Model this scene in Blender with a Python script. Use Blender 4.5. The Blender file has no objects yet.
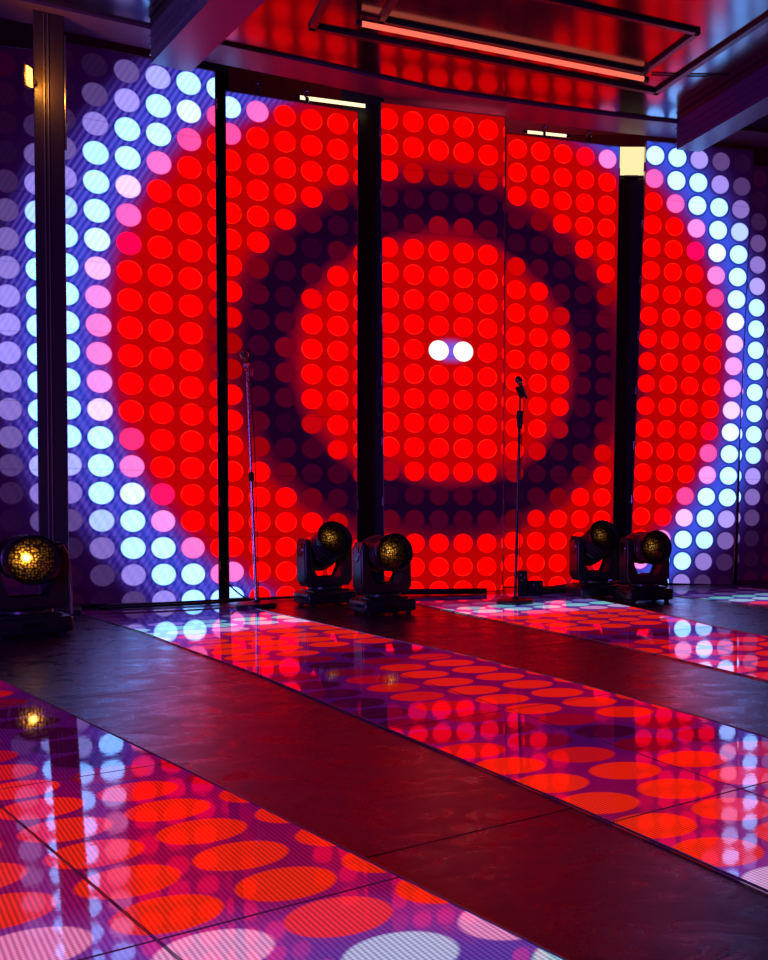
import bpy, bmesh, math, random
from mathutils import Vector, Matrix
random.seed(7)
C = bpy.context.scene.collection
PI = math.pi
H = 0.782                      # camera height above the stage

# ------------------------------------------------------------------ node helpers
class NT:
    def __init__(s, name):
        s.m = bpy.data.materials.new(name); s.m.use_nodes = True
        s.t = s.m.node_tree; s.t.nodes.clear()
        s.out = s.t.nodes.new('ShaderNodeOutputMaterial')
    def n(s, typ, **kw):
        nd = s.t.nodes.new(typ)
        for k, v in kw.items(): setattr(nd, k, v)
        return nd
    def put(s, sock, v):
        if isinstance(v, bpy.types.NodeSocket): s.t.links.new(v, sock)
        else: sock.default_value = v
    def math(s, op, a, b=0.0, c=0.0, clamp=False):
        nd = s.n('ShaderNodeMath', operation=op, use_clamp=clamp)
        s.put(nd.inputs[0], a); s.put(nd.inputs[1], b); s.put(nd.inputs[2], c)
        return nd.outputs[0]
    def smooth(s, v, lo, hi, a=0.0, b=1.0):
        nd = s.n('ShaderNodeMapRange', interpolation_type='SMOOTHSTEP')
        s.put(nd.inputs[0], v); nd.inputs[1].default_value = lo; nd.inputs[2].default_value = hi
        nd.inputs[3].default_value = a; nd.inputs[4].default_value = b
        return nd.outputs[0]
    def hyp(s, a, b):
        return s.math('SQRT', s.math('ADD', s.math('MULTIPLY', a, a), s.math('MULTIPLY', b, b)))
    def mix(s, f, a, b, blend='MIX'):
        nd = s.n('ShaderNodeMix', data_type='RGBA', blend_type=blend)
        s.put(nd.inputs[0], f); s.put(nd.inputs[6], a); s.put(nd.inputs[7], b)
        return nd.outputs[2]
    def ramp(s, v, scale, stops):
        """piecewise linear colour profile over v in [0, scale]; values may exceed 1"""
        nd = s.n('ShaderNodeValToRGB')
        s.put(nd.inputs[0], s.math('DIVIDE', v, scale, clamp=True))
        el = nd.color_ramp.elements
        while len(el) > 1: el.remove(el[0])
        for k, (p, c) in enumerate(stops):
            e = el[0] if k == 0 else el.new(p / scale)
            e.position = p / scale; e.color = (*c, 1)
        return nd.outputs[0]
    def sep(s, v):
        nd = s.n('ShaderNodeSeparateXYZ'); s.put(nd.inputs[0], v); return nd.outputs
    def surf(s, sh): s.t.links.new(sh, s.out.inputs[0])

def principled(name, col, rough=0.5, metal=0.0, ior=1.5, noise=0.0, bump=0.0, nscale=40.0, coat=0.0):
    t = NT(name); p = t.n('ShaderNodeBsdfPrincipled')
    p.inputs['Base Color'].default_value = (*col, 1)
    p.inputs['Roughness'].default_value = rough
    p.inputs['Metallic'].default_value = metal
    p.inputs['IOR'].default_value = ior
    p.inputs['Coat Weight'].default_value = coat
    tc = t.n('ShaderNodeTexCoord')
    nz = t.n('ShaderNodeTexNoise'); nz.inputs['Scale'].default_value = nscale; nz.inputs['Detail'].default_value = 4
    t.put(nz.inputs['Vector'], tc.outputs['Object'])
    t.put(p.inputs['Roughness'], t.math('ADD', rough, t.math('MULTIPLY', t.math('SUBTRACT', nz.outputs[0], .5), max(noise, .06)), clamp=True))
    if bump:
        b = t.n('ShaderNodeBump'); b.inputs['Strength'].default_value = bump; b.inputs['Distance'].default_value = .004
        t.put(b.inputs['Height'], nz.outputs[0]); t.put(p.inputs['Normal'], b.outputs[0])
    t.surf(p.outputs[0]); return t.m

def emitter(name, col, strength):
    t = NT(name); e = t.n('ShaderNodeEmission')
    e.inputs[0].default_value = (*col, 1); e.inputs[1].default_value = strength
    t.surf(e.outputs[0]); return t.m

def target_profiles():
    R = 2.3
    dot = [(0, (R,0,0)), (4.7, (R,0,0)), (5.05, (.7,0,0)), (5.5, (.08,0,.012)), (6.1, (.016,0,.015)), (6.6, (.05,0,.014)),
           (7.1, (.11,.0,.01)), (7.3, (.2,0,.004)), (7.5, (.5,0,0)), (7.75, (R,0,0)), (10.89, (R,0,0)), (10.97, (R,.0,.12)), (11.3, (1.9,.15,.62)),
           (11.62, (1.5,.42,1.1)), (11.95, (.78,1.7,4.4)), (12.95, (.68,1.6,4.2)), (13.3, (.5,.38,1.2)), (13.75, (.25,.15,.55)),
           (14.1, (.12,.06,.24)), (14.45, (.045,.014,.08)), (14.85, (.014,.002,.024)), (16.2, (.02,0,.012)), (17.5, (.03,0,.01))]
    bg = [(0, (.52,0,0)), (4.6, (.5,0,0)), (5.1, (.2,0,.012)), (5.5, (.014,0,.014)), (6.1, (.009,0,.013)), (6.8, (.009,0,.013)),
          (7.5, (.14,0,.012)), (8.0, (.46,0,0)), (10.6, (.5,0,0)), (11.0, (.36,0,.03)), (11.35, (.19,.012,.2)), (11.7, (.085,.045,.5)),
          (12.2, (.045,.09,.82)), (12.8, (.045,.08,.7)), (13.2, (.04,.03,.34)), (13.7, (.026,.008,.12)), (14.3, (.012,.001,.034)),
          (15.2, (.009,0,.016)), (17.5, (.010,0,.012))]
    return dot, bg

def screen_material():
    t = NT('led_screen_picture')
    uv = t.sep(t.n('ShaderNodeUVMap').outputs[0]); u, v = uv[0], uv[1]
    v = t.math('SUBTRACT', 40.0, v)              # rows run downwards
    cu = t.math('FLOOR', t.math('ADD', u, .5)); cv = t.math('FLOOR', t.math('ADD', v, .5))
    d = t.hyp(t.math('SUBTRACT', u, cu), t.math('SUBTRACT', v, cv))
    inner = t.math('LESS_THAN', t.math('ABSOLUTE', t.math('SUBTRACT', cu, 12.42)), 7.0)
    cve = t.math('SUBTRACT', cv, t.math('MULTIPLY', inner, t.math('GREATER_THAN', cv, 18.5)))     # last row repeats the one above
    rc = t.hyp(t.math('SUBTRACT', cu, 12.42), t.math('SUBTRACT', cve, 9.35))
    rp = t.hyp(t.math('SUBTRACT', u, 12.42), t.math('SUBTRACT', v, 9.35))
    dot, bg = target_profiles()
    dc = t.ramp(rc, 18.0, dot); bc = t.ramp(rp, 18.0, bg)
    mask = t.smooth(d, .365, .425, 1, 0)
    # two white centre dots with a blue glow between them
    ctr = t.math('MULTIPLY', t.math('LESS_THAN', t.math('ABSOLUTE', t.math('SUBTRACT', cu, 12.5)), .7),
                 t.math('LESS_THAN', t.math('ABSOLUTE', t.math('SUBTRACT', cv, 9.0)), .3))
    dc = t.mix(ctr, dc, (2.3, 2.3, 2.3, 1))
    glow = t.math('MULTIPLY', t.smooth(t.math('ABSOLUTE', t.math('SUBTRACT', u, 12.5)), .15, .55, 1, 0), t.smooth(t.math('ABSOLUTE', t.math('SUBTRACT', v, 9.0)), .15, .6, 1, 0))
    bc = t.mix(glow, bc, (.2, .1, .75, 1))
    # thin lighter rim on the red dots, darker rim round the pale dots
    rim = t.math('MULTIPLY', t.smooth(d, .35, .39), t.smooth(d, .40, .44, 1, 0))
    red = t.math('MULTIPLY', t.smooth(rc, 10.6, 11.2, 1, 0), t.math('ADD', t.smooth(rc, 4.4, 4.9, 1, 0), t.smooth(rc, 7.8, 8.2)))
    nz = t.n('ShaderNodeTexNoise'); nz.inputs['Scale'].default_value = 1.7; t.put(nz.inputs['Vector'], t.n('ShaderNodeUVMap').outputs[0])
    rimf = t.math('MULTIPLY', t.math('MULTIPLY', rim, red), t.smooth(nz.outputs[0], .42, .62))
    dc = t.mix(t.math('MULTIPLY', rimf, .4), dc, (2.3, .05, .02, 1))
    drk = t.math('MULTIPLY', t.math('MULTIPLY', t.smooth(d, .40, .43), t.smooth(d, .46, .52, 1, 0)), t.smooth(rc, 11.5, 12.0))
    bc = t.mix(t.math('MULTIPLY', drk, .55), bc, (.004, .004, .05, 1))
    # interference stripes of the picture in the blue zone
    outz = t.math('MULTIPLY', t.smooth(rp, 11.0, 11.7), t.smooth(u, 6.5, 8.5, 1, 0))
    w1 = t.math('SINE', t.math('ADD', t.math('MULTIPLY', u, 30.0), t.math('MULTIPLY', v, 17.0)))
    w2 = t.math('SINE', t.math('ADD', t.math('MULTIPLY', u, 17.0), t.math('MULTIPLY', v, -9.0)))
    low = t.smooth(v, 5.0, 12.0)
    w = t.math('ADD', t.math('MULTIPLY', w1, t.math('SUBTRACT', 1.0, t.math('MULTIPLY', low, .55))), t.math('MULTIPLY', w2, t.math('MULTIPLY', low, .6)))
    st = t.math('MULTIPLY', t.math('MULTIPLY', t.math('ADD', w, 1.0), .5), outz)
    bc = t.mix(t.math('MULTIPLY', st, .55), bc, (.16, .09, .75, 1))
    bc = t.mix(t.math('MULTIPLY', t.math('SUBTRACT', outz, st, clamp=True), .55), bc, (.012, .008, .32, 1), )
    dim = t.math('MULTIPLY', t.math('MULTIPLY', st, .38), 1.0)
    dc = t.mix(dim, dc, (.30, .62, .95, 1), 'MULTIPLY')
    # fade the blue zone back to dark outside the ring
    bc = t.mix(t.smooth(rp, 13.3, 14.3), bc, t.ramp(rp, 18.0, bg))
    col = t.mix(mask, bc, dc)
    # module joints of the screen
    jn = t.math('ABSOLUTE', t.math('SUBTRACT', t.math('FRACT', t.math('DIVIDE', t.math('ADD', v, .58), 2.4537)), .5))
    col = t.mix(t.math('MULTIPLY', t.smooth(jn, .485, .498), .25), col, (0, 0, 0, 1))
    em = t.n('ShaderNodeEmission'); t.put(em.inputs[0], col); em.inputs[1].default_value = 1.0
    gl = t.n('ShaderNodeBsdfPrincipled'); gl.inputs['Base Color'].default_value = (.002, .002, .003, 1); gl.inputs['Roughness'].default_value = .5
    gl.inputs['IOR'].default_value = 1.15
    ad = t.n('ShaderNodeAddShader'); t.t.links.new(em.outputs[0], ad.inputs[0]); t.t.links.new(gl.outputs[0], ad.inputs[1])
    t.surf(ad.outputs[0]); return t.m

FA, FB = (.64, -.768), (.768, .64)
def floor_screen_material(P0, A, B, ctr, mid, ts, rmin=0.0):
    """dot picture on a lattice with steps A, B through P0; the target rings are centred on ctr"""
    t = NT('led_floor_picture')
    tc = t.n('ShaderNodeTexCoord'); P = t.sep(tc.outputs['Object']); x, y = P[0], P[1]
    lin = lambda a, b, c=0.0: t.math('ADD', t.math('ADD', t.math('MULTIPLY', x, a), t.math('MULTIPLY', y, b)), c)
    D = A[0]*B[1]-A[1]*B[0]; ra = (B[1]/D, -B[0]/D); rb = (-A[1]/D, A[0]/D)
    ix = lambda r, p: r[0]*(p[0]-P0[0]) + r[1]*(p[1]-P0[1])
    a = lin(*ra, -(ra[0]*P0[0]+ra[1]*P0[1])); b = lin(*rb, -(rb[0]*P0[0]+rb[1]*P0[1]))
    ca = t.math('FLOOR', t.math('ADD', a, .5)); cb = t.math('FLOOR', t.math('ADD', b, .5))
    d = t.hyp(t.math('SUBTRACT', a, ca), t.math('SUBTRACT', b, cb))
    a0, b0 = ix(ra, ctr), ix(rb, ctr)
    rc = t.math('MULTIPLY', t.hyp(t.math('SUBTRACT', ca, a0), t.math('SUBTRACT', cb, b0)), ts); rp = t.math('MULTIPLY', t.hyp(t.math('SUBTRACT', a, a0), t.math('SUBTRACT', b, b0)), ts)
    rc = t.math('MAXIMUM', rc, rmin); rp = t.math('MAXIMUM', rp, rmin)
    R = .84
    dot = [(0, (R,.012,.002)), (4.0, (R,.01,.002)), (4.6, (.35,0,.01)), (5.2, (.05,0,.02)), (6.0, (.03,0,.02)), (6.6, (.3,0,.01)), (7.2, (R,.012,.002)),
           (10.8, (R,.022,.004)), (11.1, (.9,.03,.08)), (11.5, (.8,.28,.62)), (12.0, (.42,.55,.85)), (13.0, (.12,.62,.6)), (13.6, (.2,.15,.5)), (14.5, (.03,.01,.08)), (17.5, (.02,0,.02))]
    bg = [(0, (.22,0,.06)), (4.3, (.2,0,.06)), (5.2, (.06,.002,.085)), (6.2, (.06,.002,.085)), (7.2, (.2,0,.075)), (9.5, (.25,.003,.06)), (10.5, (.26,.004,.10)), (11.2, (.26,.025,.28)),
          (11.8, (.15,.04,.38)), (12.8, (.06,.05,.4)), (13.8, (.03,.01,.15)), (15, (.012,0,.03)), (17.5, (.01,0,.02))]
    mask = t.smooth(d, .40, .45, 1, 0)
    col = t.mix(mask, t.ramp(rp, 18.0, bg), t.ramp(rc, 18.0, dot))
    # diode rows of the floor modules
    rows = t.math('SINE', t.math('MULTIPLY', lin(*FB), 2*PI/.0095))
    cols = t.math('SINE', t.math('MULTIPLY', lin(*FA), 2*PI/.0095))
    px = t.math('ADD', .78, t.math('ADD', t.math('MULTIPLY', rows, .26), t.math('MULTIPLY', cols, .10)))
    # module joints
    s = lin(.61, -.79)
    j1 = t.math('ABSOLUTE', t.math('SUBTRACT', t.math('FRACT', t.math('DIVIDE', t.math('ADD', s, 1.77), 1.175)), .5))
    j1 = t.math('GREATER_THAN', j1, .4965)
    uv = t.sep(t.n('ShaderNodeUVMap').outputs[0])
    j2 = t.math('LESS_THAN', t.math('ABSOLUTE', t.math('SUBTRACT', uv[0], mid)), .0035)
    joint = t.math('MAXIMUM', j1, j2)
    col = t.mix(t.math('MULTIPLY', joint, .8), col, (.004, 0, .004, 1))
    em = t.n('ShaderNodeEmission'); t.put(em.inputs[0], col); t.put(em.inputs[1], px)
    p = t.n('ShaderNodeBsdfPrincipled'); p.inputs['Base Color'].default_value = (.02, .012, .02, 1)
    nz = t.n('ShaderNodeTexNoise'); nz.inputs['Scale'].default_value = 28; nz.inputs['Detail'].default_value = 5; t.put(nz.inputs['Vector'], tc.outputs['Object'])
    nl = t.n('ShaderNodeTexNoise'); nl.inputs['Scale'].default_value = 5.0; t.put(nl.inputs['Vector'], tc.outputs['Object'])
    t.put(p.inputs['Roughness'], t.math('MAXIMUM', t.math('MULTIPLY', joint, .7), t.smooth(nz.outputs[0], .3, .75, .02, .05)))
    p.inputs['IOR'].default_value = 1.62
    bp = t.n('ShaderNodeBump'); bp.inputs['Strength'].default_value = .006; bp.inputs['Distance'].default_value = .01; t.put(bp.inputs['Height'], nz.outputs[0])
    t.put(p.inputs['Normal'], bp.outputs[0])
    ad = t.n('ShaderNodeAddShader'); t.t.links.new(em.outputs[0], ad.inputs[0]); t.t.links.new(p.outputs[0], ad.inputs[1])
    t.surf(ad.outputs[0]); return t.m

def deck_material():
    t = NT('stage_deck'); tc = t.n('ShaderNodeTexCoord'); P = t.sep(tc.outputs['Object'])
    lin = lambda a, b: t.math('ADD', t.math('MULTIPLY', P[0], a), t.math('MULTIPLY', P[1], b))
    s = lin(.61, -.79)
    j = t.math('ABSOLUTE', t.math('SUBTRACT', t.math('FRACT', t.math('DIVIDE', t.math('ADD', s, 1.92), 2.2)), .5))
    joint = t.math('GREATER_THAN', j, .4982)
    # scuffs stretched across the strip
    mp = t.n('ShaderNodeMapping'); mp.inputs['Rotation'].default_value = (0, 0, math.radians(-15)); mp.inputs['Scale'].default_value = (2.4, 3.4, 1)
    t.put(mp.inputs['Vector'], tc.outputs['Object'])
    n1 = t.n('ShaderNodeTexNoise'); n1.inputs['Scale'].default_value = 2.6; n1.inputs['Detail'].default_value = 8; n1.inputs['Roughness'].default_value = .68; n1.inputs['Distortion'].default_value = .8; t.put(n1.inputs['Vector'], mp.outputs[0])
    n2 = t.n('ShaderNodeTexNoise'); n2.inputs['Scale'].default_value = 160; n2.inputs['Detail'].default_value = 3; t.put(n2.inputs['Vector'], tc.outputs['Object'])
    p = t.n('ShaderNodeBsdfPrincipled')
    base = t.mix(n1.outputs[0], (.022, .006, .030, 1), (.042, .012, .055, 1))
    t.put(p.inputs['Base Color'], t.mix(joint, base, (.002, .002, .002, 1)))
    t.put(p.inputs['Roughness'], t.math('MAXIMUM', joint, t.smooth(n1.outputs[0], .3, .7, .22, .40)))
    p.inputs['IOR'].default_value = 1.46; p.inputs['Specular Tint'].default_value = (1, .38, 1, 1)      # purple light cast put into the reflection tint
    h = t.math('ADD', n1.outputs[0], t.math('MULTIPLY', n2.outputs[0], .12))
    b = t.n('ShaderNodeBump'); b.inputs['Strength'].default_value = .14; b.inputs['Distance'].default_value = .02; t.put(b.inputs['Height'], h)
    t.put(p.inputs['Normal'], b.outputs[0]); t.surf(p.outputs[0]); return t.m

def lens_material():
    """amber lamp seen through a honeycomb of small lenses"""
    t = NT('amber_lens'); uv = t.n('ShaderNodeUVMap').outputs[0]; s = t.sep(uv)
    oi = t.n('ShaderNodeObjectInfo'); power = t.sep(oi.outputs['Color'])[0]; big = t.math('GREATER_THAN', power, 5.0)
    vo = t.n('ShaderNodeTexVoronoi'); vo.inputs['Scale'].default_value = 15.0; vo.inputs['Randomness'].default_value = .55; t.put(vo.inputs['Vector'], uv)
    cell = t.math('MAXIMUM', t.smooth(vo.outputs[0], .2, .6, 1, .03), t.smooth(t.hyp(t.math('SUBTRACT', s[0], .36), t.math('SUBTRACT', s[1], .44)), .06, .14, 1, 0))
    cell = t.mix(big, t.smooth(vo.outputs[0], .2, .6, 1, .03), cell)
    off = t.hyp(t.math('SUBTRACT', s[0], .36), t.math('SUBTRACT', s[1], .44))
    fall = t.ramp(off, 1.0, [(0, (1.0,)*3), (.08, (.62,)*3), (.16, (.30,)*3), (.24, (.07,)*3), (.32, (.012,)*3), (.6, (.0015,)*3)])
    col = t.mix(t.smooth(off, .0, .14, 1, 0), (1, .36, .02, 1), (1, .62, .14, 1))
    em = t.n('ShaderNodeEmission'); t.put(em.inputs[0], t.mix(1.0, col, fall, 'MULTIPLY')); t.put(em.inputs[1], t.math('MULTIPLY', cell, 1.0))
    t.put(em.inputs[1], t.math('MULTIPLY', cell, power))
    p = t.n('ShaderNodeBsdfPrincipled'); p.inputs['Base Color'].default_value = (.01, .008, .01, 1); p.inputs['Roughness'].default_value = .1
    ad = t.n('ShaderNodeAddShader'); t.t.links.new(em.outputs[0], ad.inputs[0]); t.t.links.new(p.outputs[0], ad.inputs[1]); t.surf(ad.outputs[0]); return t.m

M = {
    'screen': screen_material(), 'deck': deck_material(),
    'black': principled('black_powder_coat', (.03, .02, .028), .42, noise=.15, bump=.05, nscale=120),
    'plastic': principled('black_plastic', (.02, .016, .024), .33, ior=1.5, noise=.1),
    'gloss': principled('glossy_black_trim', (.01, .01, .012), .18),
    'rubber': principled('black_rubber', (.012, .012, .012), .7),
    'edge': principled('aluminium_edge', (.42, .40, .42), .35, .9, noise=.2),
    'chrome': principled('satin_chrome', (.55, .53, .56), .28, 1.0, noise=.12),
    'steel': principled('dull_steel', (.25, .24, .26), .4, .9, noise=.2),
    'ceiling': principled('lacquered_ceiling', (.012, .010, .016), .15, ior=2.4, noise=.08, bump=.02, nscale=5),
    'beam': principled('satin_beam_paint', (.06, .05, .19), .36, ior=1.5, noise=.12, bump=.03, nscale=9),
    'fascia': principled('dark_fascia_paint', (.11, .05, .12), .45, noise=.15, bump=.04, nscale=12),
    'mould': principled('dark_moulding', (.03, .024, .034), .35, noise=.1),
    'wall': principled('dark_hall_wall', (.07, .03, .045), .7, noise=.2, bump=.1, nscale=6),
    'lens': lens_material(),
    'mesh': principled('microphone_grille', (.12, .12, .13), .4, .9, bump=.6, nscale=700),
    'warm': emitter('warm_lit_patch', (1, .80, .40), 1.1),
    'warmtube': emitter('warm_lit_slit', (1, .80, .45), 1.6),
    'amber': emitter('amber_lamp_glass', (1, .30, .05), 6.0),
    'salmon': emitter('salmon_tube_glass', (1, .16, .10), 1.15),
}

# ------------------------------------------------------------------ mesh helpers
class MB:
    def __init__(s): s.b = bmesh.new()
    def box(s, c, size, bev=0.0, mat=None, seg=2):
        g = bmesh.ops.create_cube(s.b, size=1.0)
        bmesh.ops.scale(s.b, vec=size, verts=g['verts'])
        vs = g['verts']
        if bev:
            es = list({e for v in vs for e in v.link_edges})
            r = bmesh.ops.bevel(s.b, geom=es, offset=bev, segments=seg, affect='EDGES', profile=.5)
            vs = list({v for f in r['faces'] for v in f.verts} | {v for v in vs if v.is_valid})
        if mat is not None: bmesh.ops.transform(s.b, matrix=mat, verts=vs)
        bmesh.ops.translate(s.b, vec=c, verts=vs)
        return s
    def tube(s, pts, r, n=10, caps=True):
        pts = [Vector(p) for p in pts]; rr = r if isinstance(r, (list, tuple)) else [r]*len(pts)
        rings = []; up = None
        for i, p in enumerate(pts):
            d = (pts[min(i+1, len(pts)-1)] - pts[max(i-1, 0)])
            d = d.normalized() if d.length > 1e-9 else Vector((0, 0, 1))
            if up is None: up = Vector((0, 0, 1)) if abs(d.z) < .9 else Vector((1, 0, 0))
            a = d.cross(up).normalized(); bb = a.cross(d).normalized(); up = bb
            rings.append([s.b.verts.new(p + (a*math.cos(2*PI*k/n) + bb*math.sin(2*PI*k/n))*rr[i]) for k in range(n)])
        for q, w in zip(rings, rings[1:]):
            for k in range(n): s.b.faces.new((q[k], q[(k+1) % n], w[(k+1) % n], w[k]))
        if caps: s.b.faces.new(rings[0][::-1]); s.b.faces.new(rings[-1])
        return s
    def lathe(s, prof, mat=None, n=32, caps=True):
        """profile [(radius, h)] turned about local Z"""
        m = mat or Matrix.Identity(4); rings = []
        for r, h in prof:
            rings.append([s.b.verts.new(m @ Vector((r*math.cos(2*PI*k/n), r*math.sin(2*PI*k/n), h))) for k in range(n)])
        for q, w in zip(rings, rings[1:]):
            for k in range(n): s.b.faces.new((q[k], q[(k+1) % n], w[(k+1) % n], w[k]))
        if caps: s.b.faces.new(rings[0][::-1]); s.b.faces.new(rings[-1])
        return s
    def prism(s, poly, z0, z1):
        lo = [s.b.verts.new((x, y, z0)) for x, y in poly]; hi = [s.b.verts.new((x, y, z1)) for x, y in poly]
        s.b.faces.new(lo[::-1]); s.b.faces.new(hi); n = len(poly)
        for k in range(n): s.b.faces.new((lo[k], lo[(k+1) % n], hi[(k+1) % n], hi[k]))
        return s
    def bar(s, p, q, w, h):
        """box between two points, w wide (horizontal), h high"""
        p, q = Vector(p), Vector(q); d = (q-p).normalized(); a = d.cross(Vector((0, 0, 1))).normalized(); u = a.cross(d).normalized()
        vs = [s.b.verts.new(e + a*sx*w/2 + u*sz*h/2) for e in (p, q) for sx, sz in ((-1, -1), (1, -1), (1, 1), (-1, 1))]
        for f in ((0, 1, 2, 3), (7, 6, 5, 4), (0, 4, 5, 1), (1, 5, 6, 2), (2, 6, 7, 3), (3, 7, 4, 0)): s.b.faces.new([vs[i] for i in f])
        return s
    def build(s, name, mat, parent=None, loc=None, smooth=False):
        bmesh.ops.recalc_face_normals(s.b, faces=s.b.faces)
        me = bpy.data.meshes.new(name); s.b.to_mesh(me); s.b.free()
        if smooth:
            for f in me.polygons: f.use_smooth = True
            try: me.set_sharp_from_angle(angle=math.radians(35))
            except Exception: pass
        me.materials.append(mat); o = bpy.data.objects.new(name, me); C.objects.link(o)
        if parent: o.parent = parent
        if loc: o.location = loc
        return o

def tag(o, label, cat, group=None):
    o['label'] = label; o['category'] = cat
    if group: o['group'] = group
    return o
def empty(name, loc, rz=0.0, mat=None):
    o = bpy.data.objects.new(name, None); C.objects.link(o); o.empty_display_size = .1
    o.location = loc; o.rotation_euler = (0, 0, rz)
    if mat is not None: o.matrix_world = mat
    return o
def struct(o): o['kind'] = 'structure'; return o

# ------------------------------------------------------------------ the room
floor_poly = [(-7.5, 12), (-7.5, -.6), (6, -.6), (6, 12)]
struct(MB().prism(floor_poly, -.12, 0).build('floor', M['deck']))
CZ = 3.785                     # underside of the lacquered stage ceiling
KC = .9718
path = [(-7.4, 4.15), (-5.44, 4.94), (-4.18, 5.73), (-3.446, 6.151), (-2.747, 6.552), (-2.082, 6.916), (-1.406, 7.308), (-.488, 7.638), (.0165, 7.794), (.4286, 7.903), (1.555, 8.18), (3.11, 8.46), (5.95, 8.9)]
def offset_path(P, off):
    P = [Vector((x, y, 0)) for x, y in P]; out = []
    for i in range(len(P)):
        d = (P[min(i+1, len(P)-1)] - P[max(i-1, 0)]).normalized(); out.append(P[i] + Vector((-d.y, d.x, 0))*off)
    return [(v.x, v.y) for v in out]
struct(MB().prism([(-7.4, -2.5)] + [(5.95, -2.5)] + path[::-1], CZ, CZ+.05).build('ceiling', M['ceiling']))
struct(MB().prism([(-7.5, 10.5), (-7.5, -2.6), (6.1, -2.6), (6.1, 10.5)], 4.6, 4.7).build('ceiling', M['wall']))
struct(MB().box((-.75, 10.45, 2.3), (13.5, .1, 4.6)).build('wall_back', M['wall']))
struct(MB().box((-7.55, 3.9, 2.3), (.1, 13, 4.6)).build('wall_left', M['wall']))
struct(MB().box((6.05, 3.9, 2.3), (.1, 13, 4.6)).build('wall_right', M['wall']))
# matt soffit strip between the lacquered ceiling and the screens
struct(MB().prism(offset_path(path, -.012) + offset_path(path, .30)[::-1], CZ-.02, CZ+.06).build('trim_1', M['fascia']))

# two deep ceiling beams running towards the audience
def beam(name, near_l, far_l, width_dir, z):
    m = MB(); a = Vector((*far_l, 0)); b = Vector((*near_l, 0)); d = (b-a).normalized(); b = a + d*7.5; w = Vector((*width_dir, 0))
    m.prism([(a.x, a.y), (b.x, b.y), (b.x+w.x, b.y+w.y), (a.x+w.x, a.y+w.y)], z, CZ-.001)
    # ribs along the side
    for h in (.05, .105, .16):
        o = d.cross(Vector((0, 0, 1))).normalized(); o = o if o.dot(w) < 0 else -o
        m.bar((a + o*.006).to_tuple()[:2] + (z+h,), (b + o*.006).to_tuple()[:2] + (z+h,), .012, .012)
    return struct(m.build(name, M['beam']))
beam('trim_2', (-2.361, 5.578), (-3.087, 6.369), (.195, .132), 3.562)
beam('trim_3', (.995, 6.828), (.395, 7.886), (.19, .05), 3.562)

def moulding(name, pts, w=.034, h=.022):
    m = MB(); pts = [(x*KC, y*KC) for x, y in pts]
    for p, q in zip(pts, pts[1:] + pts[:1]):
        d = (Vector(q) - Vector(p)).normalized()*w/2
        m.bar((p[0]-d.x, p[1]-d.y, CZ-h/2-.0005), (q[0]+d.x, q[1]+d.y, CZ-h/2-.0005), w, h)
    return struct(m.build(name, M['mould']))
c1, c2, c3 = Vector((-2.093, 6.529)), Vector((.215, 7.527)), Vector((.887, 6.399))
dd = (c3-c2).normalized()*2.9
moulding('trim_4', [tuple(c1), tuple(c2), tuple(c2+dd), tuple(c1+dd)], .04)
k1, k2, k3 = Vector((-1.611, 6.433)), Vector((.113, 7.183)), Vector((.46, 6.581))
d3 = k3-k2
moulding('trim_5', [tuple(k1), tuple(k2), tuple(k3), tuple(k1+d3)], .034)

# ------------------------------------------------------------------ LED floor strips
L1 = [(-4.9, 6.1), (-2.63, 3.94), (-1.22, 2.615), (-.11, 1.55), (.95, .53)]
L0 = [(x-.69*1.0, y-.72*1.0) for x, y in L1]
L2 = [(-3.66, 6.25), (-2.72, 5.30), (-2.16, 4.68), (-1.6, 4.07), (-.81, 3.13), (-.12, 2.32), (.28, 1.82), (1.25, .6)]
L3 = [(-2.62, 6.52), (-2.12, 5.99), (-1.33, 5.14), (-.82, 4.62), (-.21, 3.9), (.26, 3.3), (.46, 3.01), (2.0, .9)]
L4 = [(-1.72, 7.02), (-.89, 5.95), (-.28, 5.2), (.2, 4.54), (.6, 3.95), (2.4, 1.2)]
L5 = [(-.58, 7.62), (.05, 6.58), (.57, 5.53), (.79, 5.2), (2.9, 1.9)]
L6 = [(.18, 7.52), (.53, 7.14), (1.0, 6.64), (3.6, 3.0)]
L7 = [(.95, 8.0), (1.35, 7.6), (1.85, 7.1), (4.5, 3.5)]
def resample(L, n=40):
    P = [Vector(p) for p in L]; ls = [0]
    for a, b in zip(P, P[1:]): ls.append(ls[-1] + (b-a).length)
    out = []
    for k in range(n+1):
        s = ls[-1]*k/n
        for i in range(len(P)-1):
            if s <= ls[i+1] + 1e-9:
                out.append(P[i].lerp(P[i+1], (s-ls[i])/(ls[i+1]-ls[i]))); break
    return out
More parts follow.
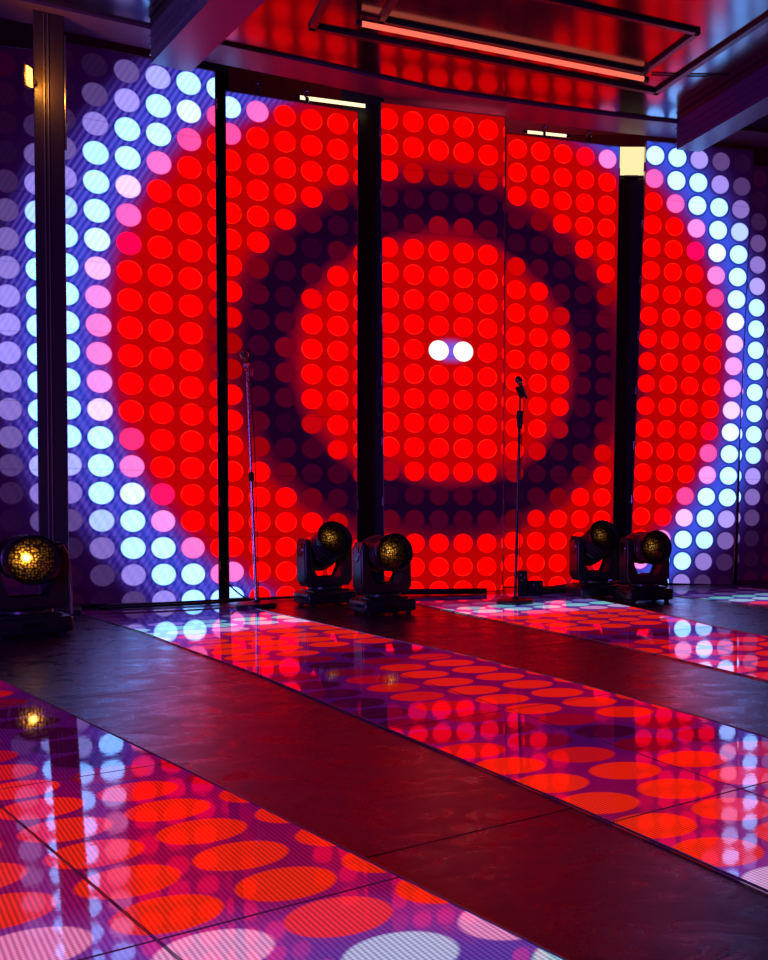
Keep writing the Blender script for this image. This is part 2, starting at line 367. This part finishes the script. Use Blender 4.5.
def led_strip(A, B, label, *pic):
    a, b = resample(A), resample(B); n = len(a); bm = bmesh.new(); uvl = bm.loops.layers.uv.new('UVMap')
    T = [[bm.verts.new((p.x, p.y, z)) for p in L] for L in (a, b) for z in (.0005, .004)]
    a0, a1, b0, b1 = T
    for k in range(n-1):
        f = bm.faces.new((a1[k], b1[k], b1[k+1], a1[k+1]))
        for lp, u in zip(f.loops, (0, 1, 1, 0)): lp[uvl].uv = (u, 0)
        bm.faces.new((a0[k], a1[k], a1[k+1], a0[k+1])); bm.faces.new((b0[k], b0[k+1], b1[k+1], b1[k]))
        bm.faces.new((a0[k], a0[k+1], b0[k+1], b0[k]))
    bm.faces.new((a0[0], b0[0], b1[0], a1[0])); bm.faces.new((a0[-1], a1[-1], b1[-1], b0[-1]))
    bmesh.ops.recalc_face_normals(bm, faces=bm.faces)
    me = bpy.data.meshes.new('led_floor_strip'); bm.to_mesh(me); bm.free(); me.materials.append(floor_screen_material(*pic))
    o = bpy.data.objects.new('led_floor_strip', me); C.objects.link(o)
    tag(o, label, 'LED floor', 'glass topped LED strips in the stage floor')
    for L in (a, b):
        m = MB(); m.tube([(p.x, p.y, .0045) for p in L], .003, 6); m.build('edge_trim', M['steel'], o)
    return o
led_strip(L0, L1, 'glossy LED floor strip nearest the camera, large red dots, below the lone moving light', (-.83, 2.0), (.15, -.1475), (.17, .14), (-1.0, 3.82), .55, 1.03, 5.9)
led_strip(L2, L3, 'long glossy LED floor strip running forward from the round-based chrome microphone stand', (-.54, 4.03), (.134, -.164), (.20, .12), (0.0, 4.2), .5, 1.0)
led_strip(L4, L5, 'glossy LED floor strip passing under the dark microphone stand with the black block', (-.54, 4.03), (.134, -.164), (.19, .13), (.787, 4.365), .5, 1.0)
led_strip(L6, L7, 'glossy LED floor strip farthest back, at the base of the last screens', (-.54, 4.03), (.134, -.164), (.19, .13), (2.37, 4.97), .5, 1.0)

# ------------------------------------------------------------------ LED screen panels
PITCH = .19
panels = [   # x0, y0, yaw, z0(rel. camera), tilt, roll, first column, last column, global column of local 0, label
    (-4.1484, 6.5336, .1955, 2.8466, -.0074, -.0203, -3.35, 1.55, -1, 'LED screen panel beyond the black lifting tower, mostly dark with pale purple dots'),
    (-3.7224, 6.4627, .454, 2.8525, .0089, -.0185, -.08, 4.9, 0, 'LED screen panel beside the black lifting tower, white and blue dots turning red'),
    (-2.9142, 7.1744, .3622, 2.8267, .0019, -.0183, -.16, 4.78, 5, 'LED screen panel with half the dark ring, behind the chrome round-based microphone stand'),
    (-1.8183, 7.4118, .2615, 2.839, .0247, -.0085, -.26, 4.70, 10, 'tall LED screen panel with two bright white dots at the centre of the red target'),
    (-.9037, 8.0237, .2623, 2.8367, .0029, -.0155, -.52, 4.55, 15, 'LED screen panel with half the dark ring and one pink dot in its corner'),
    (.2311, 8.2051, .1575, 2.8504, .0127, -.0332, -.43, 4.46, 20, 'LED screen panel past the glow-topped post, red dots edged by white and blue'),
    (1.1796, 8.7199, .3, 2.8312, .0044, -.0095, -.74, 4.45, 25, 'LED screen panel cut by the picture edge, dark with one column of white dots'),
]
def panel_matrix(p):
    x0, y0, yaw, z0, ti, tr = p[:6]
    return Matrix.Translation((x0, y0, z0+H)) @ Matrix.Rotation(yaw, 4, 'Z') @ Matrix.Rotation(ti, 4, 'X') @ Matrix.Rotation(-tr, 4, 'Y')
PM = []
_l = MB().box((0, 0, 0), (.010, .03, .07), .003).build('latch', M['edge']); LATCH = _l.data; bpy.data.objects.remove(_l)
for p in panels:
    i0, i1, g0, label = p[6:10]
    x0, y0, yaw, z0, ti, tr = p[:6]
    # local frame: x along the panel, z up, origin at dot (0, 0); in-plane roll turns b into x
    W = Matrix.Translation((x0, y0, z0+H)) @ Matrix.Rotation(yaw, 4, 'Z') @ Matrix.Rotation(-ti, 4, 'X').inverted() @ Matrix.Rotation(-tr, 4, 'Y')
    PM.append(W)
    rb = 19.03
    base = W @ Matrix.Translation(((i0+i1)/2*PITCH, 0, -rb*PITCH))
    root = empty('led_screen_panel', (0, 0, 0), mat=base)
    tag(root, label, 'LED screen', 'LED screen panels of the stage backdrop')
    w = (i1-i0)*PITCH; h = (rb+.58)*PITCH
    bm = bmesh.new(); uvl = bm.loops.layers.uv.new('UVMap')
    e = .006
    vs = [bm.verts.new(c) for c in ((-w/2+e, -.002, e), (w/2-e, -.002, e), (w/2-e, -.002, h-e), (-w/2+e, -.002, h-e))]
    f = bm.faces.new(vs)
    gu0, gu1 = i0+g0+e/PITCH, i1+g0-e/PITCH
    for lp, uvc in zip(f.loops, ((gu0, 40-rb), (gu1, 40-rb), (gu1, 40.58), (gu0, 40.58))): lp[uvl].uv = uvc
    me = bpy.data.meshes.new('screen'); bm.to_mesh(me); bm.free(); me.materials.append(M['screen'])
    o = bpy.data.objects.new('screen', me); C.objects.link(o); o.parent = root
    m = MB(); m.box((0, .04, h/2), (w-.004, .076, h))          # cabinet body
    m.build('cabinet', M['black'], root)
    ring = MB(); loops = [[ring.b.verts.new((sx*(w/2-q), y, (h-q) if up else q)) for sx, up in ((-1, 0), (1, 0), (1, 1), (-1, 1))] for q, y in ((0, -.01), (e, -.01), (e, .05), (0, .05))]
    for a, b in zip(loops, loops[1:] + loops[:1]):
        for k in range(4): ring.b.faces.new((a[k], a[(k+1) % 4], b[(k+1) % 4], b[k]))
    ring.build('frame', M['edge'], root)
    for k in range(8):
        for sx in (-1, 1):
            lt = bpy.data.objects.new('latch', LATCH); C.objects.link(lt); lt.parent = root; lt.location = (sx*(w/2+.004), .02, h*(k+.55)/8)

# ------------------------------------------------------------------ posts in the gaps
def post(x, y, wx, wy, rz, top, label, z0=0):
    r = empty('support_post', (x, y, 0), rz)
    m = MB(); m.box((0, 0, top/2), (wx, wy, top), .008)
    m.build('shaft', M['black'], r)
    m = MB(); m.box((0, 0, .01), (wx+.05, wy+.05, .02), .004); m.build('base_plate', M['steel'], r)
    return tag(r, label, 'post', 'black posts standing in the gaps between the screens')
post(-3.18, 7.48, .26, .10, .42, 4.55, 'slim black post showing between the blue-edged screen panel and the next one')
post(-2.10, 7.78, .32, .10, .27, 4.55, 'broad black post behind the pair of moving lights nearest the first microphone stand')
post(.013, 8.52, .34, .10, .1, 3.53, 'black post topped by a glowing square panel, between two screen panels')

# lifting tower with rails
tw = empty('lifting_tower', (-3.725, 6.15, 0), .52)
tw.rotation_euler.y = .026
m = MB(); m.box((0, 0, 1.9), (.165, .13, 3.76), .006); m.build('mast', M['black'], tw)
for sx in (-.026, -.004): MB().box((sx, -.069, 1.9), (.006, .010, 3.7)).build('rail', M['edge'], tw)
m = MB(); m.box((0, 0, .02), (.30, .30, .04), .008); m.build('base', M['black'], tw)
m = MB()
for z in (3.02, 3.1, 3.3, 3.42, 3.58): m.box((.086, -.04, z), (.016, .03, .05), .004)
m.tube([(.087, -.052, 2.95), (.087, -.056, 3.3), (.087, -.052, 3.66)], .007, 6)
m.build('cable_run', M['edge'], tw)
tag(tw, 'tall black lifting tower with thin rails, standing before the blue side of the screen wall', 'tower')

# ------------------------------------------------------------------ lamps, and glowing stand-ins for warm lit surfaces
def glow_tube(name, a, b, r, mat, label, parts=True, sag=0):
    a, b = Vector(a), Vector(b); c = (a+b)/2; root = empty(name, c); d = b-a
    A, B = -d/2, d/2
    MB().tube([A, B], r, 12).build('tube', M[mat], root, smooth=True)
    u = d.normalized()
    MB().tube([A-u*.03, A+u*.004], r*1.25, 12).build('end_cap', M['black'], root, smooth=True); MB().tube([B-u*.004, B+u*.03], r*1.25, 12).build('end_cap', M['black'], root, smooth=True)
    return tag(root, label, 'lamp'), A, B
root, A, B = glow_tube('glow_tube', (-1.680, 6.205, 3.735), (.114, 6.993, 3.735), .017, 'salmon', 'long salmon-pink glowing tube lamp hung under the ceiling mouldings')
for f in (.012, .36, .70, .988):
    q = A.lerp(B, f); MB().tube([(q.x, q.y, q.z+.01), (q.x, q.y, CZ-3.735-.001)], .005, 6).build('hanger', M['black'], root)
m = MB(); m.bar((A.x, A.y, .052), (B.x, B.y, .034), .04, .014); m.build('housing', M['black'], root)
glow_tube('glow_tube', (-2.50, 7.47, 3.795), (-2.04, 7.63, 3.795), .014, 'warmtube', 'short warm tube standing in for a lit slit above the screen beside the broad black post')  # glowing tube put where a warm lit surface shows over the screen
glow_tube('glow_tube', (-.85, 8.24, 3.83), (-.52, 8.33, 3.83), .012, 'warmtube', 'thin warm tube standing in for a lit slit above the screen with a pink corner dot')  # same stand-in for the lit slit over this screen
r = empty('glow_panel', (.03, 8.46, 3.552))  # glowing panel in place of a warm lit surface seen through the gap
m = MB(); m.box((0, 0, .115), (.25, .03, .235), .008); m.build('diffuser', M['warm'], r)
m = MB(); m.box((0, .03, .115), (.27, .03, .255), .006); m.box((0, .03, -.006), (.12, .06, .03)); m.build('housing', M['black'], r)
tag(r, 'glowing cream square panel standing in for a lit surface, on the black post', 'lamp')
r = empty('amber_lamp', (-3.655, 6.0, 3.32))
m = MB(); m.box((0, 0, 0), (.012, .05, .115), .004); m.build('diffuser', M['amber'], r)
m = MB(); m.box((-.018, .0, 0), (.02, .06, .135), .004); m.bar((-.018, .02, 0), (-.018, .085, 0), .02, .03); m.build('housing', M['black'], r)
lb = bpy.data.lights.new('amber_bulb', 'POINT'); lb.color = (1, .33, .03); lb.energy = 5; lb.shadow_soft_size = .02
bo = bpy.data.objects.new('amber_bulb', lb); C.objects.link(bo); bo.parent = r; bo.location = (.025, -.02, 0)
tag(r, 'small amber lamp clamped to the side of the lifting tower near its top', 'lamp')

# ------------------------------------------------------------------ rigging clamps over the screens
def clamp(loc, label):
    r = empty('rigging_clamp', loc)
    m = MB()
    m.tube([(.022*math.cos(t), 0, .075+.022*math.sin(t)) for t in [PI*1.45 - k*PI*1.7/10 for k in range(11)]], .006, 8)
    m.build('hook', M['steel'], r)
    m = MB(); m.box((0, 0, .02), (.022, .03, .07), .003); m.tube([(-.03, 0, .01), (.03, 0, .01)], .005, 8); m.build('bracket', M['black'], r)
    m = MB(); m.tube([(0, .0, .09), (.0, .02, .15)], .004, 6); m.build('sling', M['black'], r)
    return tag(r, label, 'clamp', 'rigging clamps on top of the screens')
def ptop(k, i, up=0.004): return PM[k] @ Vector((i*PITCH, .035, .58*PITCH+up))
clamp(ptop(2, 1.05), 'rigging clamp over the screen behind the chrome microphone stand, nearer the slim post')
clamp(ptop(2, 2.85), 'rigging clamp over the same screen, beside the warm glowing tube')
clamp(ptop(4, 1.2), 'rigging clamp beside the thin warm glowing tube above the pink-cornered screen')
clamp(ptop(4, 3.2), 'rigging clamp above the pink-cornered screen, nearer the glowing square panel')

# ------------------------------------------------------------------ moving head lights
def moving_head(loc, pan, tilt, glow, label, cable=False, scale=.9):
    """pan: heading of the lens (degrees from -Y, towards +X); tilt: degrees up"""
    r = empty('moving_head_light', loc, math.radians(pan)); r.scale = (scale,)*3
    # base
    m = MB(); m.box((0, 0, .066), (.40, .30, .095), .022, seg=3); m.box((0, 0, .118), (.30, .24, .018), .006)
    base = m.build('base', M['plastic'], r, smooth=True)
    for sx in (-1, 1):
        for sy in (-1, 1): MB().lathe([(.018, 0), (.022, .02)], Matrix.Translation((sx*.15, sy*.11, .0005)), 14).build('foot', M['rubber'], base, smooth=True)
        MB().tube([(sx*.198, -.07, .07), (sx*.222, -.06, .078), (sx*.225, 0, .08), (sx*.222, .06, .078), (sx*.198, .07, .07)], .009, 8).build('handle', M['rubber'], base, smooth=True)
    m = MB(); m.box((0, -.151, .068), (.12, .004, .045), .001); m.build('display', M['gloss'], base)
    # yoke: turntable, cross bar and two arms in one U-shaped shell
    m = MB(); m.lathe([(.12, .125), (.13, .135), (.13, .15), (.11, .158)], None, 32)
    prof = [(-.195, .20), (-.165, .152), (.165, .152), (.195, .20), (.195, .47), (.175, .525), (.155, .525), (.139, .50), (.139, .30), (.10, .212), (-.10, .212), (-.139, .30), (-.139, .50), (-.155, .525), (-.175, .525), (-.195, .47)]
    fr = [m.b.verts.new((x, -.085, z)) for x, z in prof]; bk = [m.b.verts.new((x, .085, z)) for x, z in prof]
    f1 = m.b.faces.new(fr); f2 = m.b.faces.new(bk[::-1]); n = len(prof)
    side = [m.b.faces.new((fr[k], bk[k], bk[(k+1) % n], fr[(k+1) % n])) for k in range(n)]
    edges = [e for e in f1.edges] + [e for e in f2.edges]
    bmesh.ops.bevel(m.b, geom=edges, offset=.014, segments=3, affect='EDGES')
    yoke = m.build('yoke', M['plastic'], r, smooth=True)
    for sx in (-1, 1): MB().lathe([(.055, 0), (.05, .006)], Matrix.Translation((sx*.195, 0, .44)) @ Matrix.Rotation(sx*PI/2, 4, 'Y'), 24).build('pivot_cover', M['gloss'], yoke, smooth=True)
    # head: local +Z of the lathe points along the beam
    hd = bpy.data.objects.new('head_pivot', None)
    T = Matrix.Translation((0, 0, .44)) @ Matrix.Rotation(math.radians(90-tilt), 4, 'X')
    prof = [(.03, -.205), (.09, -.20), (.118, -.175), (.129, -.13), (.130, -.05), (.130, .02), (.122, .03), (.122, .045), (.130, .05), (.130, .075), (.122, .08), (.122, .095),
            (.130, .10), (.132, .125), (.125, .13), (.125, .145), (.134, .15), (.136, .215), (.130, .222), (.122, .222), (.116, .205), (.114, .185)]
    m = MB(); m.lathe(prof, T, 44)
    for k in range(10):                                         # cooling fins round the back
        a = 2*PI*k/10
        m.box((0, 0, 0), (.012, .02, .10), .003, T @ Matrix.Rotation(a, 4, 'Z') @ Matrix.Translation((0, .124, -.07)))
    head = m.build('head', M['plastic'], r, smooth=True)
    bm = bmesh.new(); uvl = bm.loops.layers.uv.new('UVMap'); rings = []
    for i in range(7):
        rr = .113*i/6; zz = .19 + .012*(1-(i/6)**2)
        rings.append([bm.verts.new(T @ Vector((rr*math.cos(2*PI*k/36), rr*math.sin(2*PI*k/36), zz))) for k in range(36)] if i else [bm.verts.new(T @ Vector((0, 0, zz)))])
    def uvof(i, k): return (.5+.5*i/6*math.cos(2*PI*k/36), .5-.5*i/6*math.sin(2*PI*k/36))
    for i in range(6):
        for k in range(36):
            if i == 0: vs = (rings[0][0], rings[1][k], rings[1][(k+1) % 36]); uvs = ((.5, .5), uvof(1, k), uvof(1, k+1))
            else: vs = (rings[i][k], rings[i+1][k], rings[i+1][(k+1) % 36], rings[i][(k+1) % 36]); uvs = (uvof(i, k), uvof(i+1, k), uvof(i+1, k+1), uvof(i, k+1))
            f = bm.faces.new(vs); f.smooth = True
            for lp, q in zip(f.loops, uvs): lp[uvl].uv = q
    bmesh.ops.recalc_face_normals(bm, faces=bm.faces)
    me = bpy.data.meshes.new('lens'); bm.to_mesh(me); bm.free(); me.materials.append(M['lens'])
    o = bpy.data.objects.new('lens', me); C.objects.link(o); o.parent = head; o.color = (glow, glow, glow, 1); o['label'] = 'amber glowing lens'
    MB().lathe([(.1365, .205), (.1385, .208), (.1385, .222), (.130, .226), (.1205, .226), (.1195, .222)], T, 44, caps=False).build('lens_ring', M['gloss'], head, smooth=True)
    bpy.data.objects.remove(hd)
    if cable:
        MB().tube([(.13, -.12, .50), (.165, -.12, .515), (.19, -.11, .46), (.2, -.105, .32), (.203, -.10, .2), (.20, -.10, .115)], .006, 8).build('cable', M['steel'], r, smooth=True)
    return tag(r, label, 'stage light', 'moving head lights on the stage floor')
moving_head((-3.30, 5.2, 0), 43, 0, 12, 'moving head stage light with bright amber lens, standing alone beside the lifting tower', True, .97)
moving_head((-2.135, 6.70, 0), 42, 26, 1.5, 'moving head stage light tilted upwards, behind its level partner, near the broad black post')
moving_head((-1.605, 6.22, 0), 39, 4, 2.4, 'level moving head stage light in front of the broad black post')
moving_head((-.25, 7.24, 0), 30, 26, .7, 'moving head stage light tilted upwards, right behind the level one by the glow-topped post')
moving_head((.13, 6.98, 0), 25, 3, 1.0, 'level moving head stage light before the glow-topped post and the white dots')

# ------------------------------------------------------------------ microphone stands and microphones
def mic_stand(base, top, clutch, mat, r0=.135):
    r = empty('microphone_stand', base); t = Vector(top) - Vector(base)
    m = MB(); m.lathe([(r0*.96, 0.0005), (r0, .006), (r0, .022), (r0*.93, .032), (.03, .036), (.022, .05)], None, 40); m.build('base', M['black'], r, smooth=True)
    c = t*clutch
    MB().tube([(0, 0, .03), c], .0115, 12).build('lower_tube', M[mat], r, smooth=True)
    MB().tube([c, t], .0085, 12).build('upper_tube', M[mat], r, smooth=True)
    MB().tube([c*.985, c*.995, c*1.045, c*1.06], [.014, .019, .019, .012], 14).build('clutch', M['rubber'], r, smooth=True)
    return r, t
r, t = mic_stand((-2.565, 6.55, 0), (-2.588, 6.55, 1.615), .545, 'chrome')
m = MB(); m.tube([t, t+Vector((-.005, -.02, .035))], .013, 10); m.tube([t+Vector((.0, -.025, .035)), t+Vector((-.008, .02, .05))], .0175, 14)
for sx in (.022, .036): m.tube([t+Vector((sx, -.005, -.03)), t+Vector((sx, -.005, .02))], .004, 6)
m.tube([t+Vector((0, -.005, 0)), t+Vector((.04, -.005, 0))], .006, 6); m.build('clip', M['chrome'], r, smooth=True)
MB().tube([(.010, .014, .03), (.012, .014, .5), (.010, .014, 1.1), (t.x+.014, .012, t.z-.02)], .0035, 6).build('cable', M['rubber'], r)
tag(r, 'straight chrome microphone stand on a round black base, beside the slim post', 'microphone stand', 'microphone stands on the stage')
r2, t2 = mic_stand((-.80, 6.80, 0), (-.757, 6.80, 1.475), .86, 'gloss')
m = MB(); m.tube([t2, t2+Vector((-.004, -.01, .03))], .012, 10); m.tube([t2+Vector((.016, .02, .005)), t2+Vector((-.02, -.03, .06))], .017, 12, False); m.build('clip', M['rubber'], r2, smooth=True)
m = MB(); m.box(t2*.90, (.045, .045, .10), .01); m.build('receiver', M['rubber'], r2)
MB().tube([(.02, .01, .03), (.036, .012, .6), (.05, .012, 1.2), (t2.x+.024, .012, t2.z-.02)], .0035, 6).build('cable', M['rubber'], r2)
tag(r2, 'straight dark microphone stand with a black block under its clip, before the screen step', 'microphone stand', 'microphone stands on the stage')
def microphone(loc, d, label):
    q = Vector(d).normalized().to_track_quat('Z', 'Y').to_matrix().to_4x4(); r = empty('microphone', (0, 0, 0), mat=Matrix.Translation(loc) @ q)
    MB().lathe([(.010, -.10), (.012, -.095), (.0155, .03), (.021, .05)], None, 20).build('body', M['plastic'], r, smooth=True)
    MB().lathe([(.021, .05), (.0255, .062), (.027, .078), (.024, .096), (.015, .107), (.004, .110)], None, 24).build('grille', M['mesh'], r, smooth=True)
    MB().lathe([(.0272, .074), (.0285, .076), (.0285, .081), (.0272, .083)], None, 24, False).build('ring', M['chrome'], r, smooth=True)
    return tag(r, label, 'microphone', 'microphones on the stands')
microphone((-2.575, 6.49, 1.69), (.28, -.93, .25), 'black microphone with ball grille on the stand with the round base, over the dark ring')
microphone((-.738, 6.76, 1.53), (-.22, -.75, .62), 'dark microphone on the stand nearer the screen step, tilted towards the white dots')

# ------------------------------------------------------------------ boxes and cables on the stage
r = empty('power_box', (-.80, 7.28, 0), .25)
m = MB(); m.box((0, 0, .10), (.07, .07, .20), .008); m.box((.10, .02, .06), (.12, .08, .12), .008); m.build('case', M['rubber'], r)
m = MB()
for dx, dz in ((-.012, .13), (.01, .15), (-.016, .17), (.085, .09)): m.lathe([(.008, 0), (.008, .01)], Matrix.Translation((dx, -.036 if dx < .05 else -.021, dz)) @ Matrix.Rotation(PI/2, 4, 'X'), 10)
m.build('socket', M['steel'], r)
tag(r, 'small black power box behind the second microphone stand', 'box')
def cable(pts, rad, label):
    P = [Vector(p) for p in pts]; out = []
    for i in range(len(P)-1):
        p0, p1, p2, p3 = P[max(i-1, 0)], P[i], P[i+1], P[min(i+2, len(P)-1)]
        for k in range(6):
            s = k/6; out.append(.5*((2*p1) + (p2-p0)*s + (2*p0-5*p1+4*p2-p3)*s*s + (3*p1-p0-3*p2+p3)*s**3))
    out.append(P[-1]); o = MB().tube(out, rad, 8).build('cable', M['rubber'], smooth=True)
    return tag(o, label, 'cable', 'black cables along the foot of the screens')
cable([(-3.55, 6.36, .012), (-3.2, 6.52, .013), (-2.95, 6.68, .012), (-2.8, 6.80, .016), (-2.5, 7.05, .014), (-2.3, 7.16, .014)], .010, 'black cable lying along the foot of the white and blue dots')
cable([(-3.5, 6.33, .032), (-3.15, 6.50, .034), (-2.9, 6.66, .034), (-2.72, 6.8, .033)], .007, 'thinner black cable resting on the one under the blue dots')
cable([(-3.02, 7.10, .15), (-2.95, 6.985, .135), (-2.87, 6.915, .085), (-2.79, 6.90, .03), (-2.74, 6.93, .008), (-2.70, 6.98, .008)], .006, 'black cable looping down from the slim post behind the round-based stand')
cable([(-2.45, 7.14, .03), (-2.0, 7.30, .03), (-1.6, 7.34, .03), (-1.1, 7.45, .025)], .024, 'thick black cable bundle behind the pair of moving lights by the broad post')
cable([(-.66, 7.4, .03), (-.3, 7.85, .035), (.1, 8.0, .03), (.35, 8.03, .03)], .034, 'thick black cable bundle behind the pair of moving lights by the glow-topped post')
cable([(.17, 7.02, CZ-.008), (.44, 7.04, CZ-.008), (.73, 7.03, CZ-.008)], .006, 'thin black cable running across the ceiling from the salmon tube lamp')

# ------------------------------------------------------------------ light from the hall, world, camera
w = bpy.data.worlds.new('dark_hall'); bpy.context.scene.world = w; w.use_nodes = True
bgn = w.node_tree.nodes['Background']; bgn.inputs[0].default_value = (.7, .03, .6, 1); bgn.inputs[1].default_value = .085
def area(name, loc, target, size, col, power):
    l = bpy.data.lights.new(name, 'AREA'); l.size = size; l.color = col; l.energy = power
    o = bpy.data.objects.new(name, l); C.objects.link(o); o.location = loc
    o.rotation_euler = (Vector(target) - Vector(loc)).to_track_quat('-Z', 'Y').to_euler(); return o
area('hall_wash_light', (-4.5, -1.5, .9), (-1.5, 6.5, 2.2), 1.0, (.24, .09, 1.0), 160)

area('void_fill_light', (-1.2, 9.7, 3.3), (-1.2, 9.4, 4.6), 1.5, (1, .06, .12), 30)  # unseen red fill, added to tint the dark voids behind the screens

cam = bpy.data.cameras.new('camera'); co = bpy.data.objects.new('camera', cam); C.objects.link(co)
th, roll = math.radians(4.14), math.radians(.17)
F = Vector((0, math.cos(th), -math.sin(th))); R = Vector((1, 0, 0)); U = Vector((0, math.sin(th), math.cos(th)))
R2 = R*math.cos(roll) + U*math.sin(roll); U2 = -R*math.sin(roll) + U*math.cos(roll)
co.matrix_world = Matrix(((R2.x, U2.x, -F.x, 0), (R2.y, U2.y, -F.y, 0), (R2.z, U2.z, -F.z, H), (0, 0, 0, 1)))
cam.sensor_fit = 'AUTO'; cam.sensor_width = 36; cam.lens = 950/960*36
cam.shift_x = -(626.5-384)/960; cam.shift_y = (563.8-480)/960
cam.clip_start = .02; cam.clip_end = 60
s = bpy.context.scene; s.camera = co
s.view_settings.view_transform = 'Standard'; s.view_settings.look = 'None'; s.view_settings.gamma = 1; s.view_settings.exposure = 0
s.view_settings.use_curve_mapping = False
s.cycles.max_bounces = 6; s.cycles.sample_clamp_indirect = 6
